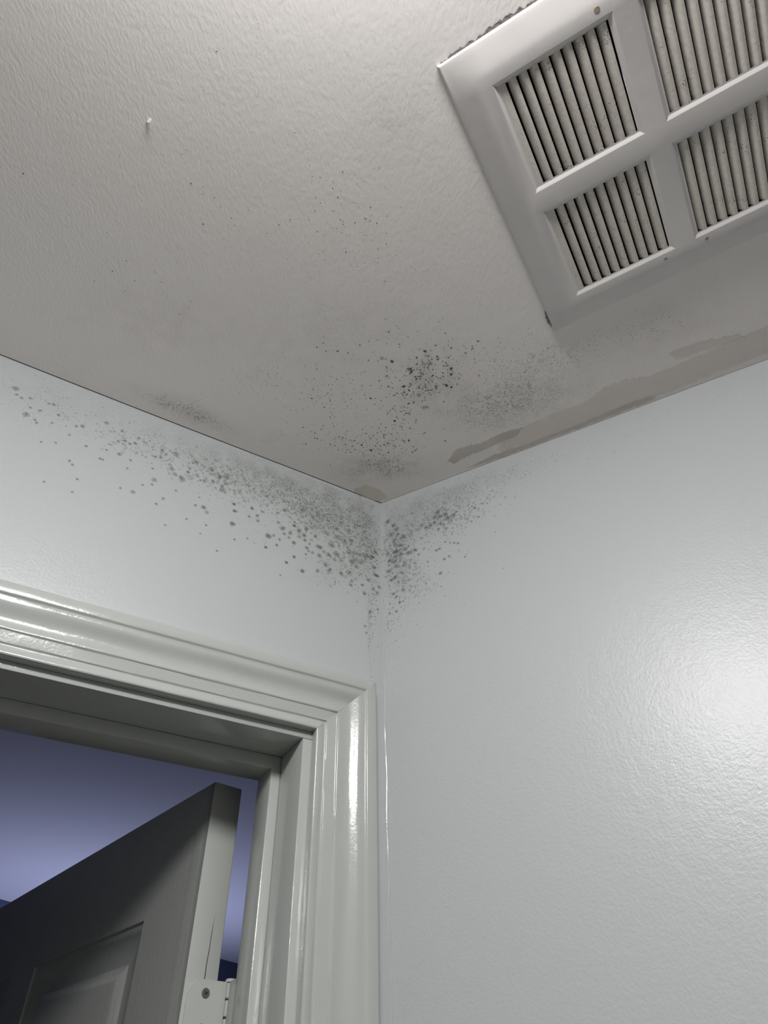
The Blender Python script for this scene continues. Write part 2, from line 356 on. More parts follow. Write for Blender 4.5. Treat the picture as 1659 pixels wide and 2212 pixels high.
SPOT_L=[(519.5,-48.7,3.8,1),(495.6,-85,3.95,1),(433.7,-70.2,2.24,0),(440.2,-74.1,1.66,0),(409.6,-49.1,2.92,1),(388.6,-53.2,1.76,0),(316.6,-57.4,3.68,1),(315.8,-87.6,2.96,1),(310.6,-94.2,2.95,1),(299.8,-98.9,4.13,1),(302.3,-95.4,2.37,0),(332.7,-116.3,3.39,1),(352.3,-147.7,2.96,1),(382.1,-94.5,2.25,0),(397.6,-95.3,1.39,0),(400.7,-113,1.63,0),(397.2,-113.3,1.36,0),(339,-98.6,1.44,0),(344.1,-131.3,1.38,0),(333.7,-125,1.4,0),(367.3,-113.1,1.39,0),(366.6,-97.9,1.41,0),(266.4,-62.5,4.08,1),(253.3,-70.3,2.82,0),(244.3,-65.3,4.44,1),(245.7,-92.2,4.31,1),(260.8,-83.6,2.77,1),(288,-59.5,3.11,1),(272,-87.8,2.43,0),(294.5,-75.3,1.83,0),(295.3,-82.5,2.11,0),(265.3,-132.9,2.9,0),(260,-139.5,2.88,1),(225.2,-144.4,3.52,1),(174.7,-143.4,3.94,1),(225.2,-120.6,2.41,1),(227.3,-109.4,1.53,0),(202.2,-106.4,1.87,0),(191.7,-123.9,2.15,0),(167.5,-139.7,1.83,0),(157,-122.8,2.51,0),(140.1,-110,1.93,0),(122.3,-109.5,1.95,0),(139.1,-139.8,1.56,0),(145.4,-133.7,1.87,0),(98.6,-131.7,2.57,0),(115.5,-145.7,1.57,0),(145.8,-177.3,1.78,0),(122.2,-181.9,2.1,0),(135.7,-164,1.82,0),(176.1,-163.7,1.77,0),(161.9,-153.8,1.51,0),(158.8,-142.9,1.53,0),(340,-76.8,1.77,0),(333.3,-74.6,1.78,0),(328.3,-65,1.81,0),(334.4,-60.6,2.11,0),(369.1,-66.1,1.76,0),(381.1,-68.3,1.74,0),(374.4,-70.3,1.75,0),(388.6,-73.3,1.72,0),(381.2,-75.3,2.88,3),(366.6,-55.3,1.49,0),(467.5,-119.8,1.29,0),(481.3,-92.3,1.58,0),(484.5,-88.3,1.32,0),(484.2,-70.2,1.62,0),(495.1,-71.3,1.61,0),(508.8,-60.6,2.16,1),(500.2,-55.8,1.64,0),(515.1,-58.5,1.61,0),(479.1,-53.3,1.39,0),(473.7,-51.9,1.67,0),(463.6,-66.3,1.65,0),(452.9,-112.9,1.31,0),(466.4,-83.4,1.35,0),(443,-92.7,1.35,0),(420.9,-101,1.63,0),(426.5,-137.8,1.55,0),(431.1,-133.6,1.55,0),(415.4,-157,1.53,0),(414.8,-178.3,1.24,0),(446.2,-177.2,1.21,0),(367.5,-148.4,1.33,0),(303.9,-121.5,1.43,0),(316.1,-141.4,1.66,0),(322.1,-153.7,1.63,0),(275.9,-134.4,1.72,0),(273.4,-119.1,1.17,0),(282.4,-161.2,1.38,0),(257.2,-160.6,1.41,0),(262,-176.9,1.1,0),(237.6,-194.8,1.37,0),(218.4,-168.1,1.43,0),(202.3,-159.6,1.46,0),(305.2,-181.8,1.33,0),(174.7,-143.1,4.24,1),(224.4,-143,3.53,1),(224.6,-121.1,2.41,0),(228.1,-109.4,2.13,0),(202.4,-104.7,1.87,0),(193.6,-115.1,2.17,0),(187.4,-105,1.89,0),(204.4,-121.8,1.83,0),(166,-97.8,1.93,0),(156.7,-87.9,2.28,0),(163,-113.9,2.21,0),(154.4,-119.9,2.21,0),(139.5,-109.7,2.25,0),(139.7,-103.6,1.94,0),(132.3,-114.9,2.57,0),(130.6,-126,2.86,1),(124.5,-120.5,2.57,0),(144.6,-125.6,2.52,0),(152.9,-129.9,2.18,0),(121.1,-106.3,2.61,0),(114.9,-132.5,1.59,0),(122.5,-128.6,2.23,0),(107,-115.6,2.28,0),(90.9,-102.5,6.01,3),(81.9,-120.5,4.94,1),(61.9,-106.3,5.07,1),(73.9,-102.6,4.04,1),(74.4,-133.5,4.56,1),(85.6,-139.8,3.21,1),(93.2,-137.6,2.89,1),(102.2,-131.8,2.89,0),(137.6,-140.2,2.49,0),(118.7,-141.1,2.52,0),(109.6,-146,2.83,1),(99.3,-147,2.85,0),(51.2,-138.4,3.94,1),(41.9,-143.5,4.6,3),(35.7,-134,3.33,1),(54.6,-123.7,3,0),(50,-120,4.03,3),(29.5,-117.2,4.09,1),(23.1,-118.2,2.73,0),(16.7,-115.6,3.44,2),(11.7,-104.4,2.79,0),(13.6,-134.2,3.04,0),(10.5,-147.2,4,2),(23.2,-160.5,2.61,0),(29.3,-185.6,2.53,0),(9.3,-177.5,2.26,0),(15.4,-173,2.26,0),(49.1,-171.9,2.85,1),(52.4,-157.9,2.57,0),(65.8,-164.7,2.53,0),(84.4,-168.4,2.8,1),(89.8,-158.7,2.83,0),(100.7,-173.7,2.45,0),(122.4,-183,2.39,0),(135.7,-163.4,1.82,0),(145,-177,1.78,0),(119.4,-152.7,1.55,0),(151.8,-200.6,1.15,0),(161.4,-153.6,1.51,0),(176.1,-163.7,1.77,0),(50.5,-179.1,2.2,0),(33,-172.7,1.92,0),(20.2,-212.2,2.16,0),(6,-166.2,3.27,1),(8.7,-205.1,1.57,0),(26.2,-248,1.47,0),(28.2,-238.1,1.49,0),(82.2,-164.2,2.19,0),(74.1,-182.8,1.23,0)]
SPOT_R=[(10.8,-44,3.28,0),(20.4,-56.2,2.87,0),(25,-66,3.54,0),(16.6,-74.2,4.23,1),(21.1,-85.6,3.13,0),(26.9,-76.6,2.8,0),(35.6,-84.1,3.11,0),(32.3,-86.5,2.07,0),(22,-108.5,4.07,2),(12.8,-121.3,3.03,0),(21.7,-117.5,3.02,0),(24.2,-136.5,3.29,1),(19.9,-125.9,2.67,0),(41.9,-118.3,2.99,0),(46.5,-120.1,2.98,1),(52.8,-117.2,2.65,0),(37.7,-109.3,2.69,0),(31.1,-115.8,3.35,1),(58.3,-128.5,2.61,3),(66.3,-120.9,2.95,3),(73.4,-83,4.08,1),(66,-76,3.43,1),(61,-81.5,4.11,3),(86.8,-69.6,2.74,0),(94.5,-71,2.72,0),(102.4,-68.7,3.06,1),(92.1,-62.1,2.75,0),(107.6,-78.8,2.68,0),(94.9,-84.7,3.02,1),(102.9,-97.6,2.97,1),(86.1,-78.9,2.37,0),(79.7,-81.9,2.37,0),(91.1,-94.3,2,0),(105.2,-71.9,2.71,0),(116.9,-77.2,2.34,0),(120.4,-72.9,2.01,0),(95.3,-151.2,1.87,0),(85.1,-131.4,1.92,0),(89.7,-130.4,1.6,0),(117.5,-131.7,1.58,0),(112,-128.7,1.59,0),(148.4,-77.9,1.65,0),(151.9,-97.3,1.61,0),(141.2,-101.1,1.29,0),(124.8,-158.4,1.22,0),(102.8,-149,1.56,0),(87.7,-172.8,2.14,0),(70.7,-145.7,1.27,0),(106.3,-126.4,1.28,0),(99.3,-121.7,1.29,0),(14.3,-157.2,2.59,0),(19.9,-155.1,2.91,0),(29.8,-149.2,1.94,0),(24.7,-164.5,1.91,0),(10.1,-139.9,2.97,0),(16.6,-181.7,2.2,0),(20.9,-188.2,1.87,0),(31.6,-180.4,1.87,0),(20.1,-212.1,1.82,0),(24.9,-199.4,1.53,0),(9.8,-211.8,1.52,0)]
CLUS_C=[(63.68,-235.21,30.47,0.94,0.87,32.93,170,0.67,1.6,0.62),(8.48,-210.68,93.13,-1.23,2.72,76.14,230,0.41,0.89,0.75),(110.78,-258.96,83.76,2.88,2.34,42.22,230,0.39,0.91,0.7),(216.54,-269.92,59.43,4.9,1.64,31.09,120,0.32,0.77,0.65),(-12.92,-121.54,63.15,-1.08,1.97,34.95,240,0.53,1.3,0.75),(6.38,-80.38,41.13,-0.33,1.32,20.42,170,0.4,0.8,0.6),(-73.95,-189.85,56.7,-5.08,1.68,62.95,220,0.35,0.85,0.75),(-155.16,-237.81,36.3,-4.38,1.04,29.15,150,0.33,0.67,0.65),(-103.54,-264.95,100.7,-6.93,2.82,62.71,160,0.26,0.64,0.6),(-12.93,-446.26,45.33,-2.05,1.07,50.16,120,0.25,0.6,0.6),(-112.45,-379.02,160.74,-11.15,4.07,85.54,170,0.22,0.55,0.6),(-206.96,-435.63,152,-17.64,3.66,76.83,90,0.2,0.46,0.6),(328.76,-293.78,62.39,8.84,-18.78,18.06,120,0.31,0.68,0.6),(266.46,-225.73,83.86,14.89,-26.29,36.12,100,0.27,0.61,0.5),(143.1,-163.27,48.48,2.31,1.46,26.25,110,0.44,0.8,0.45),(33.41,-186.66,25.33,0.12,0.75,31.64,60,0.71,1.42,0.6)]
CLUS_L=[(140.55,-59.99,-84.13,7.05,-3.27,-34.33,1150,0.64,1.53,0.3),(80.8,-73.76,-59.89,10.55,0.3,-45.9,900,0.66,1.64,0.32),(28.73,-96.26,-19.95,-0.16,8.32,-62.1,420,0.74,1.82,0.36),(250.77,-63.92,-67.88,4.09,-2.84,-34.49,420,0.68,1.43,0.3),(348.71,-52.12,-69.14,1.22,-2.69,-30.19,300,0.64,1.29,0.3),(465.91,-52.11,-67.76,-2.79,1.06,-38.01,220,0.53,1.13,0.28),(170.5,-46.52,-112.96,3.81,-3.88,-21.16,500,0.48,0.96,0.26),(242.7,-73.49,-67.82,3.84,-3.07,-30.51,170,1.49,3.43,0.22),(120.82,-82.76,-73.91,7.53,-3.45,-33.43,190,1.59,3.65,0.22),(49.75,-113.73,-33.35,-0.75,13.72,-42.93,90,1.6,3.68,0.24),(363.04,-69.45,-61.87,0.17,0.46,-25.78,70,1.25,2.5,0.22),(354.83,-104.84,-110,1.51,-6.54,-40.72,110,0.4,0.8,0.34),(63.5,-152.83,-42.17,4.24,7.88,-35.39,170,0.76,1.67,0.32),(15.48,-186.89,-7.29,0.56,2.57,-78.24,110,0.6,1.36,0.45),(22.11,-234.28,-2.79,0.11,0.9,-50.83,120,0.43,0.85,0.45),(485.74,-109.11,-37.48,-8.5,10.21,-41.37,90,0.31,0.73,0.34),(189.35,-126.61,-74.09,6.69,-4.73,-37.96,90,0.58,1.31,0.34)]
CLUS_R=[(25.85,-116.83,30.75,-1.81,-12.22,-51.12,100,1.59,3.82,0.22),(130.54,-76.87,50.33,3.52,0.69,-22.15,80,1.58,3.31,0.22),(32.37,-101.99,27.94,-2.05,-11.4,-52.08,420,0.72,1.77,0.32),(94.64,-74.55,41.29,6.28,0.53,-33.73,420,0.72,1.77,0.3),(140.72,-49.03,81.59,4.26,0.39,-28.74,560,0.48,1.05,0.3),(240.18,-40.63,83.25,1.51,0.17,-20.64,260,0.39,0.85,0.36),(37.96,-175.25,41.62,-2.06,-15.16,-45.26,300,0.67,1.71,0.28),(13.79,-224.27,15.06,-1.6,-4.96,-54.86,140,0.57,1.21,0.4),(124.8,-131.35,64.75,10.17,2.03,-59.61,100,0.52,1.19,0.42),(372.12,-34.25,88.15,-0.64,-0,-25.34,60,0.36,0.8,0.45),(498.67,-31.35,43.03,-3.1,-0.05,-26.06,40,0.34,0.68,0.4),(334.04,-61.11,35.49,0.08,0.33,-26.43,25,0.36,0.79,0.4)]
HAZE_C=[(197.61,-189.67,78.82,9.59,-15.37,35.03,0.13),(76.59,-216.28,43.33,1.6,1.26,41.5,0.14),(-35.14,-72.37,27.55,-1.03,0.89,22.54,0.2),(20.06,-75.28,41.29,-0.14,1.33,23.38,0.12),(350.3,-299.76,59.59,14.1,-22.57,25.18,0.1),(-263.01,-191.53,46.19,-7.23,28.02,12.97,0.14),(-272.43,-322.89,83.84,-18.32,19.89,43.31,0.07),(27.51,-536.77,32.15,-0.04,0.69,29.13,0.07),(-30.28,-303.49,114.86,-2.99,3.11,58.73,0.06)]
HAZE_L=[(135.22,-33.78,-103.24,6.12,-3.03,-29.81,0.24),(66.16,-57.92,-50.43,9.39,0.56,-39.38,0.22),(23.35,-98.45,-18.49,0.06,7.66,-53.17,0.16),(267.79,-40.2,-86.77,2.89,-2.88,-28.04,0.12),(475.39,-39.18,-73.41,-2.01,-2.62,-34.34,0.06),(74.07,-156.93,-41.96,-1.14,16.3,-31.95,0.08)]
HAZE_R=[(58.77,-53.99,57.14,7.81,0.35,-37.11,0.24),(142.73,-30.79,75.65,2.84,-0.09,-19.66,0.16),(26.16,-108.25,22.09,-1.83,-8.9,-51.74,0.14),(52.37,-168.6,34.37,-1.75,-12.78,-31.36,0.06)]
CRACK_C=[(154.05,-183.08,49.57,5.97,-7.36,28.45,0.62),(195.04,-209.05,45.31,6.74,-6.62,27.3,0.5),(13.2,-77.37,28.86,-0.19,0.93,16.78,0.8),(-257.28,-188.99,38.68,-5.19,23.44,9.41,0.8),(217.64,-262.97,51.26,6.37,-9.45,20.74,0.35)]
PEEL_C=[([(98.6,-86.6),(110.9,-108.8),(146.8,-120.9),(178,-139.7),(203.2,-147.4),(197.3,-132.3),(161,-111.7),(128.8,-94.8),(108,-79)],(0.66, 0.615, 0.57),0.5),([(123.8,-68.2),(162.8,-93.7),(207.8,-112.9),(275.1,-146.9),(327,-176.3),(377.5,-201.4),(380.1,-192.1),(329.3,-166.6),(276.5,-139.2),(208.8,-105.8),(163.8,-83.6)],(0.68, 0.635, 0.585),0.5),([(159.3,-129.2),(191,-141),(244.7,-172.4),(281.2,-188.8),(300.3,-211.3),(325.2,-224),(357.6,-229),(420,-262.9),(487.6,-301.3),(573.8,-349.9),(598.4,-299.6),(503.7,-260.6),(422.7,-216.8),(311.1,-161.5),(226.8,-120.2),(176.1,-96)],(0.785, 0.74, 0.7),0.32),([(372,-264.2),(414,-281.5),(457.6,-290.3),(468.4,-284.7),(429.7,-269.5),(387.4,-252.6)],(0.79, 0.75, 0.71),0.35)]

# ------------------------------------------------------------------ setting: walls
S_JAMB, Z_HEAD, OPEN_W = 0.1045, -0.4075, 0.762      # opening in the door wall
WALL_T = 0.128
S_JAMB2 = S_JAMB + OPEN_W
L_LEN, R_LEN = 1.55, 2.2
bm = bmesh.new()
top = 0.03
add_box(bm, C, SL, -NL, UP, -0.02, S_JAMB - 0.016, 0, WALL_T, -CEIL, top)
add_box(bm, C, SL, -NL, UP, S_JAMB2 + 0.016, L_LEN, 0, WALL_T, -CEIL, top)
add_box(bm, C, SL, -NL, UP, S_JAMB - 0.016, S_JAMB2 + 0.016, 0, WALL_T, Z_HEAD + 0.016, top)
w = link('wall_left', bm, M['wall'])
tag(w, 'pale grey painted wall above and around the doorway', 'wall', 'structure')
bm = bmesh.new()
add_box(bm, C, SR, -NR, UP, 0.0, R_LEN, 0, 0.115, -CEIL, top)
w = link('wall_right', bm, M['wall'])
tag(w, 'broad glossy pale grey wall to the right of the corner', 'wall', 'structure')
# caulk bead in the corner
bm = bmesh.new()
rnd = random.Random(4)
ring_prev = None
bis = (NL + NR).normalized()
tang = bis.cross(UP)
for k in range(241):
    z = -0.155 - k * (CEIL - 0.16) / 240
    rr = 0.0010 * (1 + 0.25 * math.sin(k * 1.7) + 0.2 * rnd.uniform(-1, 1))
    c0 = C + bis * 0.0002 + tang * 0.0005 * math.sin(k * 0.6) + UP * z
    ring = [bm.verts.new(c0 + bis * (rr * math.sin(a)) + tang * (2.2 * rr * math.cos(a))) for a in [math.pi * i / 8 for i in range(9)]]
    if ring_prev:
        for i in range(8):
            bm.faces.new((ring_prev[i], ring_prev[i + 1], ring[i + 1], ring[i]))
    ring_prev = ring
link('caulk_bead', bm, M['trim'], w)

Aend = C + SL * L_LEN
Bend = C + SR * R_LEN
Dend = Bend + NR * 1.7
Eend = Dend - SR * 2.75
def wall_between(name, p, q, n_in, mat_, label, z0=-CEIL, z1=0.03, t=0.1):
    ax = (q - p).normalized()
    b = bmesh.new()
    add_box(b, Vector((p.x, p.y, CEIL)), ax, -n_in, UP, 0, (q - p).length, 0, t, z0, z1)
    return tag(link(name, b, mat_), label, 'wall', 'structure')
def inward(p, q, c):
    n = Vector((-(q - p).y, (q - p).x, 0)).normalized()
    return n if n.dot(c - p) > 0 else -n
ctr = (C + Aend + Bend + Dend + Eend) / 5
wall_between('wall_back', Dend, Eend, inward(Dend, Eend, ctr), M['lowbounce'], 'unseen grey bathroom wall behind the camera')
wall_between('wall_side', Bend, Dend, inward(Bend, Dend, ctr), M['lowbounce'], 'unseen grey bathroom wall at the far right end')
wall_between('wall_end', Eend, Aend, inward(Eend, Aend, ctr), M['lowbounce'], 'unseen grey bathroom wall left of the doorway')

# ------------------------------------------------------------------ fan cover frame of reference
CU = Vector((0.87551679, -0.4831877, 0))           # across the louvers
CV = -hd(aC + math.pi / 2)                         # along the louvers
P0 = Vector((0.29401684 * HC, 0.62116976 * HC, CEIL))
if CV.dot(Vector((-0.4831877, -0.87551679, 0))) < 0:
    CV = -CV
CW, CH = 0.3285, 0.3268
def cov(a, b, z):
    return P0 + CU * a + CV * b + UP * z

# ceiling with the fan opening cut out, slightly uneven
def build_ceiling():
    gapL, gapR = 0.0016, 0.0005
    c0 = C + (SL * 0.0 + bis * 0.001)
    poly = [C + SL * 0.002 + NL * gapL, Aend + NL * gapL, Eend, Dend, Bend + NR * gapR, C + SR * 0.002 + NR * gapR]
    hole = [cov(.02, .02, 0), cov(CW - .02, .02, 0), cov(CW - .02, CH - .02, 0), cov(.02, CH - .02, 0)]
    def dense(pl, step):
        out = []
        for i, p in enumerate(pl):
            q = pl[(i + 1) % len(pl)]
            n = max(1, int((q - p).length / step))
            out += [p.lerp(q, k / n) for k in range(n)]
        return out
    op, hp = dense(poly, 0.04), dense(hole, 0.04)
    pts = [Vector((p.x, p.y)) for p in op + hp]
    edges = [(i, (i + 1) % len(op)) for i in range(len(op))]
    edges += [(len(op) + i, len(op) + (i + 1) % len(hp)) for i in range(len(hp))]
    def inside(p, pl):
        r = False
        for i in range(len(pl)):
            a, b_ = pl[i], pl[i - 1]
            if (a.y > p.y) != (b_.y > p.y) and p.x < (b_.x - a.x) * (p.y - a.y) / (b_.y - a.y) + a.x:
                r = not r
        return r
    for i in range(-60, 70):
        for j in range(-60, 30):
            p = Vector((i * 0.04 + 0.011 * (j % 2), j * 0.04))
            if inside(p, poly) and not inside(p, hole):
                pts.append(p)
    vs, _, fs, *_r = delaunay_2d_cdt(pts, edges, [], 0, 1e-5)
    bm = bmesh.new()
    bv = [bm.verts.new((v.x, v.y, CEIL + sag(v.x, v.y))) for v in vs]
    for f in fs:
        c = sum((vs[i] for i in f), Vector((0, 0))) / len(f)
        if inside(c, poly) and not inside(c, hole):
            q = [bv[i] for i in f]
            fc = bm.faces.new(q)
            fc.normal_update()
            if fc.normal.z > 0:
                fc.normal_flip()
    return tag(link('ceiling', bm, M['ceiling'], smooth='keep'), 'off-white textured bathroom ceiling spotted with mould', 'ceiling', 'structure')
ceiling = build_ceiling()

bm = bmesh.new()
fp = [C, Aend, Eend, Dend, Bend]
bm.faces.new([bm.verts.new((p.x, p.y, 0)) for p in fp])
tag(link('floor', bm, M['floor'], smooth=False), 'vinyl floor of the bathroom', 'floor', 'structure')

# ------------------------------------------------------------------ the bedroom beyond the door
FW = Vector((-2.05047 * HC, 3.91641 * HC, CEIL))
FN = Vector((0.88222, -0.47084, 0))                # out of that wall
q1, q2 = FW - UP_DIR * 3.6, FW + UP_DIR * 3.4
q3 = q2 + FN * 3.4
qa = C + SL * (L_LEN + 0.9) - NL * WALL_T
qb = C - SL * 1.6 - NL * WALL_T
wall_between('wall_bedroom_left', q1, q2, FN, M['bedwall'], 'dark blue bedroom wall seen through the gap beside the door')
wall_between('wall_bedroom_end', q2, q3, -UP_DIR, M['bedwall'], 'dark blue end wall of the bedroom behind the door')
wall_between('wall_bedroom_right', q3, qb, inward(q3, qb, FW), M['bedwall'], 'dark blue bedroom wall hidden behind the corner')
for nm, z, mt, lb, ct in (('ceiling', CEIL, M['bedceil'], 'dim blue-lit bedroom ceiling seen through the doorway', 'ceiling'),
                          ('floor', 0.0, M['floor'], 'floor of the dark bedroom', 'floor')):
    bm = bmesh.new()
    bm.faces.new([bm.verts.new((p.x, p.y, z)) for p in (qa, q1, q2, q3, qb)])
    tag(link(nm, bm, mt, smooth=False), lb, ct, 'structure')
# light bar on a stand, invented out of view to make the blue glow
ul = empty('added_light_bar', Vector((UP_POS.x, UP_POS.y, 0)))
tag(ul, 'unseen light bar added to throw a blue glow on the bedroom ceiling', 'lamp')
bm = bmesh.new()
add_box(bm, Vector((UP_POS.x, UP_POS.y, 0)), UP_DIR, FN, UP, -0.62, 0.62, -0.06, 0.06, UP_POS.z - 0.06, UP_POS.z - 0.012, 0.004)
link('added_lamp_head', bm, M['lampbody'], ul)
for k in (-0.5, 0.5):
    bm = bmesh.new()
    add_cyl(bm, Vector((UP_POS.x, UP_POS.y, 0.02)) + UP_DIR * k, Vector((UP_POS.x, UP_POS.y, UP_POS.z - 0.05)) + UP_DIR * k, 0.015)
    link('pole', bm, M['lampbody'], ul)
bm = bmesh.new()
add_box(bm, Vector((UP_POS.x, UP_POS.y, 0)), UP_DIR, FN, UP, -0.62, 0.62, -0.12, 0.12, 0.0, 0.025, 0.004)
link('base', bm, M['lampbody'], ul)

# ------------------------------------------------------------------ bathroom ceiling lamp (behind the camera)
cl = empty('ceiling_lamp', Vector((LAMP.x, LAMP.y, CEIL)))
tag(cl, 'round white flush ceiling lamp behind the camera', 'lamp')
bm = bmesh.new()
add_cyl(bm, (LAMP.x, LAMP.y, CEIL + 0.004), (LAMP.x, LAMP.y, CEIL - 0.038), 0.15, 48, 0.145)
link('lamp_base', bm, M['lampbody'], cl)
bm = bmesh.new()
prev = None
for k in range(8):
    t = math.pi / 2 * k / 8
    ring = [bm.verts.new((LAMP.x + 0.138 * math.cos(t) * math.cos(2 * math.pi * i / 40), LAMP.y + 0.138 * math.cos(t) * math.sin(2 * math.pi * i / 40), CEIL - 0.038 - 0.082 * math.sin(t))) for i in range(40)]
    if prev:
        for i in range(40):
            bm.faces.new((prev[i], prev[(i + 1) % 40], ring[(i + 1) % 40], ring[i]))
    prev = ring
bm.faces.new(prev)
link('frosted_dome', bm, M['glow'], cl)

# ------------------------------------------------------------------ door casing: moulded profile, mitred
PROF = [(0, 0), (0, .0150), (.0008, .0166), (.0025, .0172), (.0126, .0172), (.0136, .0169), (.0143, .0156), (.0155, .0152),
        (.0190, .0151), (.0215, .0147), (.0240, .0138), (.0270, .0122), (.0300, .0107), (.0330, .0097), (.0365, .0093), (.0400, .0094),
        (.0430, .0098), (.0455, .0102), (.0464, .0099), (.0469, .0088), (.0480, .0085), (.0585, .0085), (.0593, .0083), (.0598, .0073),
        (.0605, .0070), (.0622, .0070), (.0628, .0075), (.0640, .0078), (.0660, .0086), (.0685, .0091), (.0700, .0091), (.0709, .0087),
        (.0714, .0079), (.0715, .0060), (.0715, 0)]
PROF = [(t, h * 1.13) for t, h in PROF]
S_OUT, Z_OUT, S_OUT2 = 0.0222, -0.3275, S_JAMB2 + (S_JAMB - 0.0222)
trim = tag(empty('trim_1', on_l(S_OUT, 0, -CEIL)), 'moulded glossy grey casing around the doorway', 'trim', 'structure')
def sweep(fn, n, name):
    bm = bmesh.new()
    rows = []
    for k in range(n + 1):
        rows.append([bm.verts.new(fn(t, h, k / n)) for t, h in PROF])
    for a, b in zip(rows, rows[1:]):
        for i in range(len(PROF) - 1):
            bm.faces.new((a[i], a[i + 1], b[i + 1], b[i]))
    bm.faces.new(rows[0])
    bm.faces.new(rows[-1][::-1])
    return link(name, bm, M['trim'], trim, sharp=50)
rw = random.Random(8)
ph = [rw.uniform(0, 6) for _ in range(8)]
wob = lambda u, t: 0.00018 * math.sin(u * 40 + ph[0] + t * 300) + 0.00012 * math.sin(u * 97 + ph[1] + t * 500)
sweep(lambda t, h, k: on_l(S_OUT + t, -h - (wob(k * 2.1, t) if h > .004 else 0), -CEIL + k * (CEIL + Z_OUT - t)), 120, 'side_casing')
sweep(lambda t, h, k: on_l(S_OUT2 - t, -h, -CEIL + k * (CEIL + Z_OUT - t)), 4, 'side_casing')
sweep(lambda t, h, k: on_l(S_OUT + t + k * (S_OUT2 - S_OUT - 2 * t), -h - (wob(k, t) if h > .004 else 0), Z_OUT - t), 60, 'head_casing')

# jamb boards and stops
jamb = tag(empty('trim_2', on_l(S_JAMB, 0.06, -CEIL)), 'flat grey door jamb and stop lining the doorway', 'trim', 'structure')
ST0, ST1, STP, STPH = 0.0575, 0.0975, 0.0118, 0.0155
def jb(name, *a, bev=0.0012):
    b = bmesh.new()
    add_box(b, C, SL, -NL, UP, *a, bev)
    return link(name, b, M['trim'], jamb)
jb('side_jamb', S_JAMB - 0.016, S_JAMB, 0.0010, WALL_T, -CEIL, Z_HEAD)
jb('side_jamb', S_JAMB2, S_JAMB2 + 0.016, 0.0010, WALL_T, -CEIL, Z_HEAD)
jb('head_jamb', S_JAMB - 0.016, S_JAMB2 + 0.016, 0.0010, WALL_T, Z_HEAD, Z_HEAD + 0.016)
jb('side_stop', S_JAMB, S_JAMB + STP, ST0, ST1, -CEIL, Z_HEAD, bev=0.0018)
jb('side_stop', S_JAMB2 - STP, S_JAMB2, ST0, ST1, -CEIL, Z_HEAD, bev=0.0018)
jb('head_stop', S_JAMB + STP * 0.6, S_JAMB2 - STP * 0.6, ST0, ST1, Z_HEAD - STPH, Z_HEAD, bev=0.0018)

# ------------------------------------------------------------------ door, swung out into the bedroom
aD = R(-42.41)
DU, DN = hd(aD), hd(aD + math.pi / 2)              # along the door from its hinges; towards its bedroom face
PIN = on_l(0.150 * HC, 0.195 * HC, 0)
DT, DW = 0.0365, 0.790
DZ0, DZ1 = -CEIL + 0.012, -0.562 * HC
DO = PIN + DU * 0.0037 - DN * 0.006                # bedroom-side hinge corner of the slab
door = tag(empty('door_1', DO - UP * CEIL), 'grey panelled door standing open beyond the doorway', 'door', 'structure')
def dp(u, n, z):   # u along door, n from the bathroom face into the slab
    return DO + DU * u + DN * (n - DT) + UP * z
# slab: edges + moulded bathroom face
bm = bmesh.new()
STILE, TOPR = 0.118, 0.118
cols = [(0.1205, 0.449), (0.540, DW - STILE)]
rows = [(DZ1 - 0.123 - 0.26, DZ1 - 0.123), (DZ1 - 0.99, DZ1 - 0.123 - 0.26 - 0.105), (DZ0 + 0.22, DZ1 - 0.99 - 0.15)]
us = sorted({0, DW} | {c for cc in cols for c in cc})
zs = sorted({DZ0, DZ1} | {r for rr in rows for r in rr})
def quad(pts):
    return bm.faces.new([bm.verts.new(p) for p in pts])
def face_side(n, inward_sign):
    for i in range(len(us) - 1):
        for j in range(len(zs) - 1):
            u0, u1, z0, z1 = us[i], us[i + 1], zs[j], zs[j + 1]
            is_p = any(abs(u0 - c[0]) < 1e-6 for c in cols) and any(abs(z0 - r[0]) < 1e-6 for r in rows)
            if not is_p:
                quad([dp(u0, n, z0), dp(u1, n, z0), dp(u1, n, z1), dp(u0, n, z1)])
                continue
            steps = [(0, 0), (.001, .0026), (.006, .0032), (.0095, .0050), (.030, .0085), (.037, .0090), (.041, .0072), (.0495, .0030), (.0525, .0024)]
            rings = []
            for ins, dpt in steps:
                nn = n + inward_sign * dpt
                rings.append([dp(u0 + ins, nn, z0 + ins), dp(u1 - ins, nn, z0 + ins), dp(u1 - ins, nn, z1 - ins), dp(u0 + ins, nn, z1 - ins)])
            for a, b in zip(rings, rings[1:]):
                for k in range(4):
                    quad([a[k], a[(k + 1) % 4], b[(k + 1) % 4], b[k]])
            quad(rings[-1])
face_side(0.0, 1)
face_side(DT, -1)
bmesh.ops.remove_doubles(bm, verts=bm.verts, dist=1e-6)
link('panelled_face', bm, M['door'], door, sharp=25)
bm = bmesh.new()
e = 0.0002
add_box(bm, DO - DN * DT, DU, DN, UP, -0.0004, 0.030, 0.0, DT, DZ0, DZ1 + 0.0002, 0.0012)
link('hinge_edge', bm, M['dooredge'], door)
bm = bmesh.new()
quad([dp(0, 0, DZ1), dp(DW, 0, DZ1), dp(DW, DT, DZ1), dp(0, DT, DZ1)])
quad([dp(0, 0, DZ0), dp(DW, 0, DZ0), dp(DW, DT, DZ0), dp(0, DT, DZ0)])
quad([dp(DW, 0, DZ0), dp(DW, DT, DZ0), dp(DW, DT, DZ1), dp(DW, 0, DZ1)])
link('top_edge', bm, M['door'], door, smooth=False)
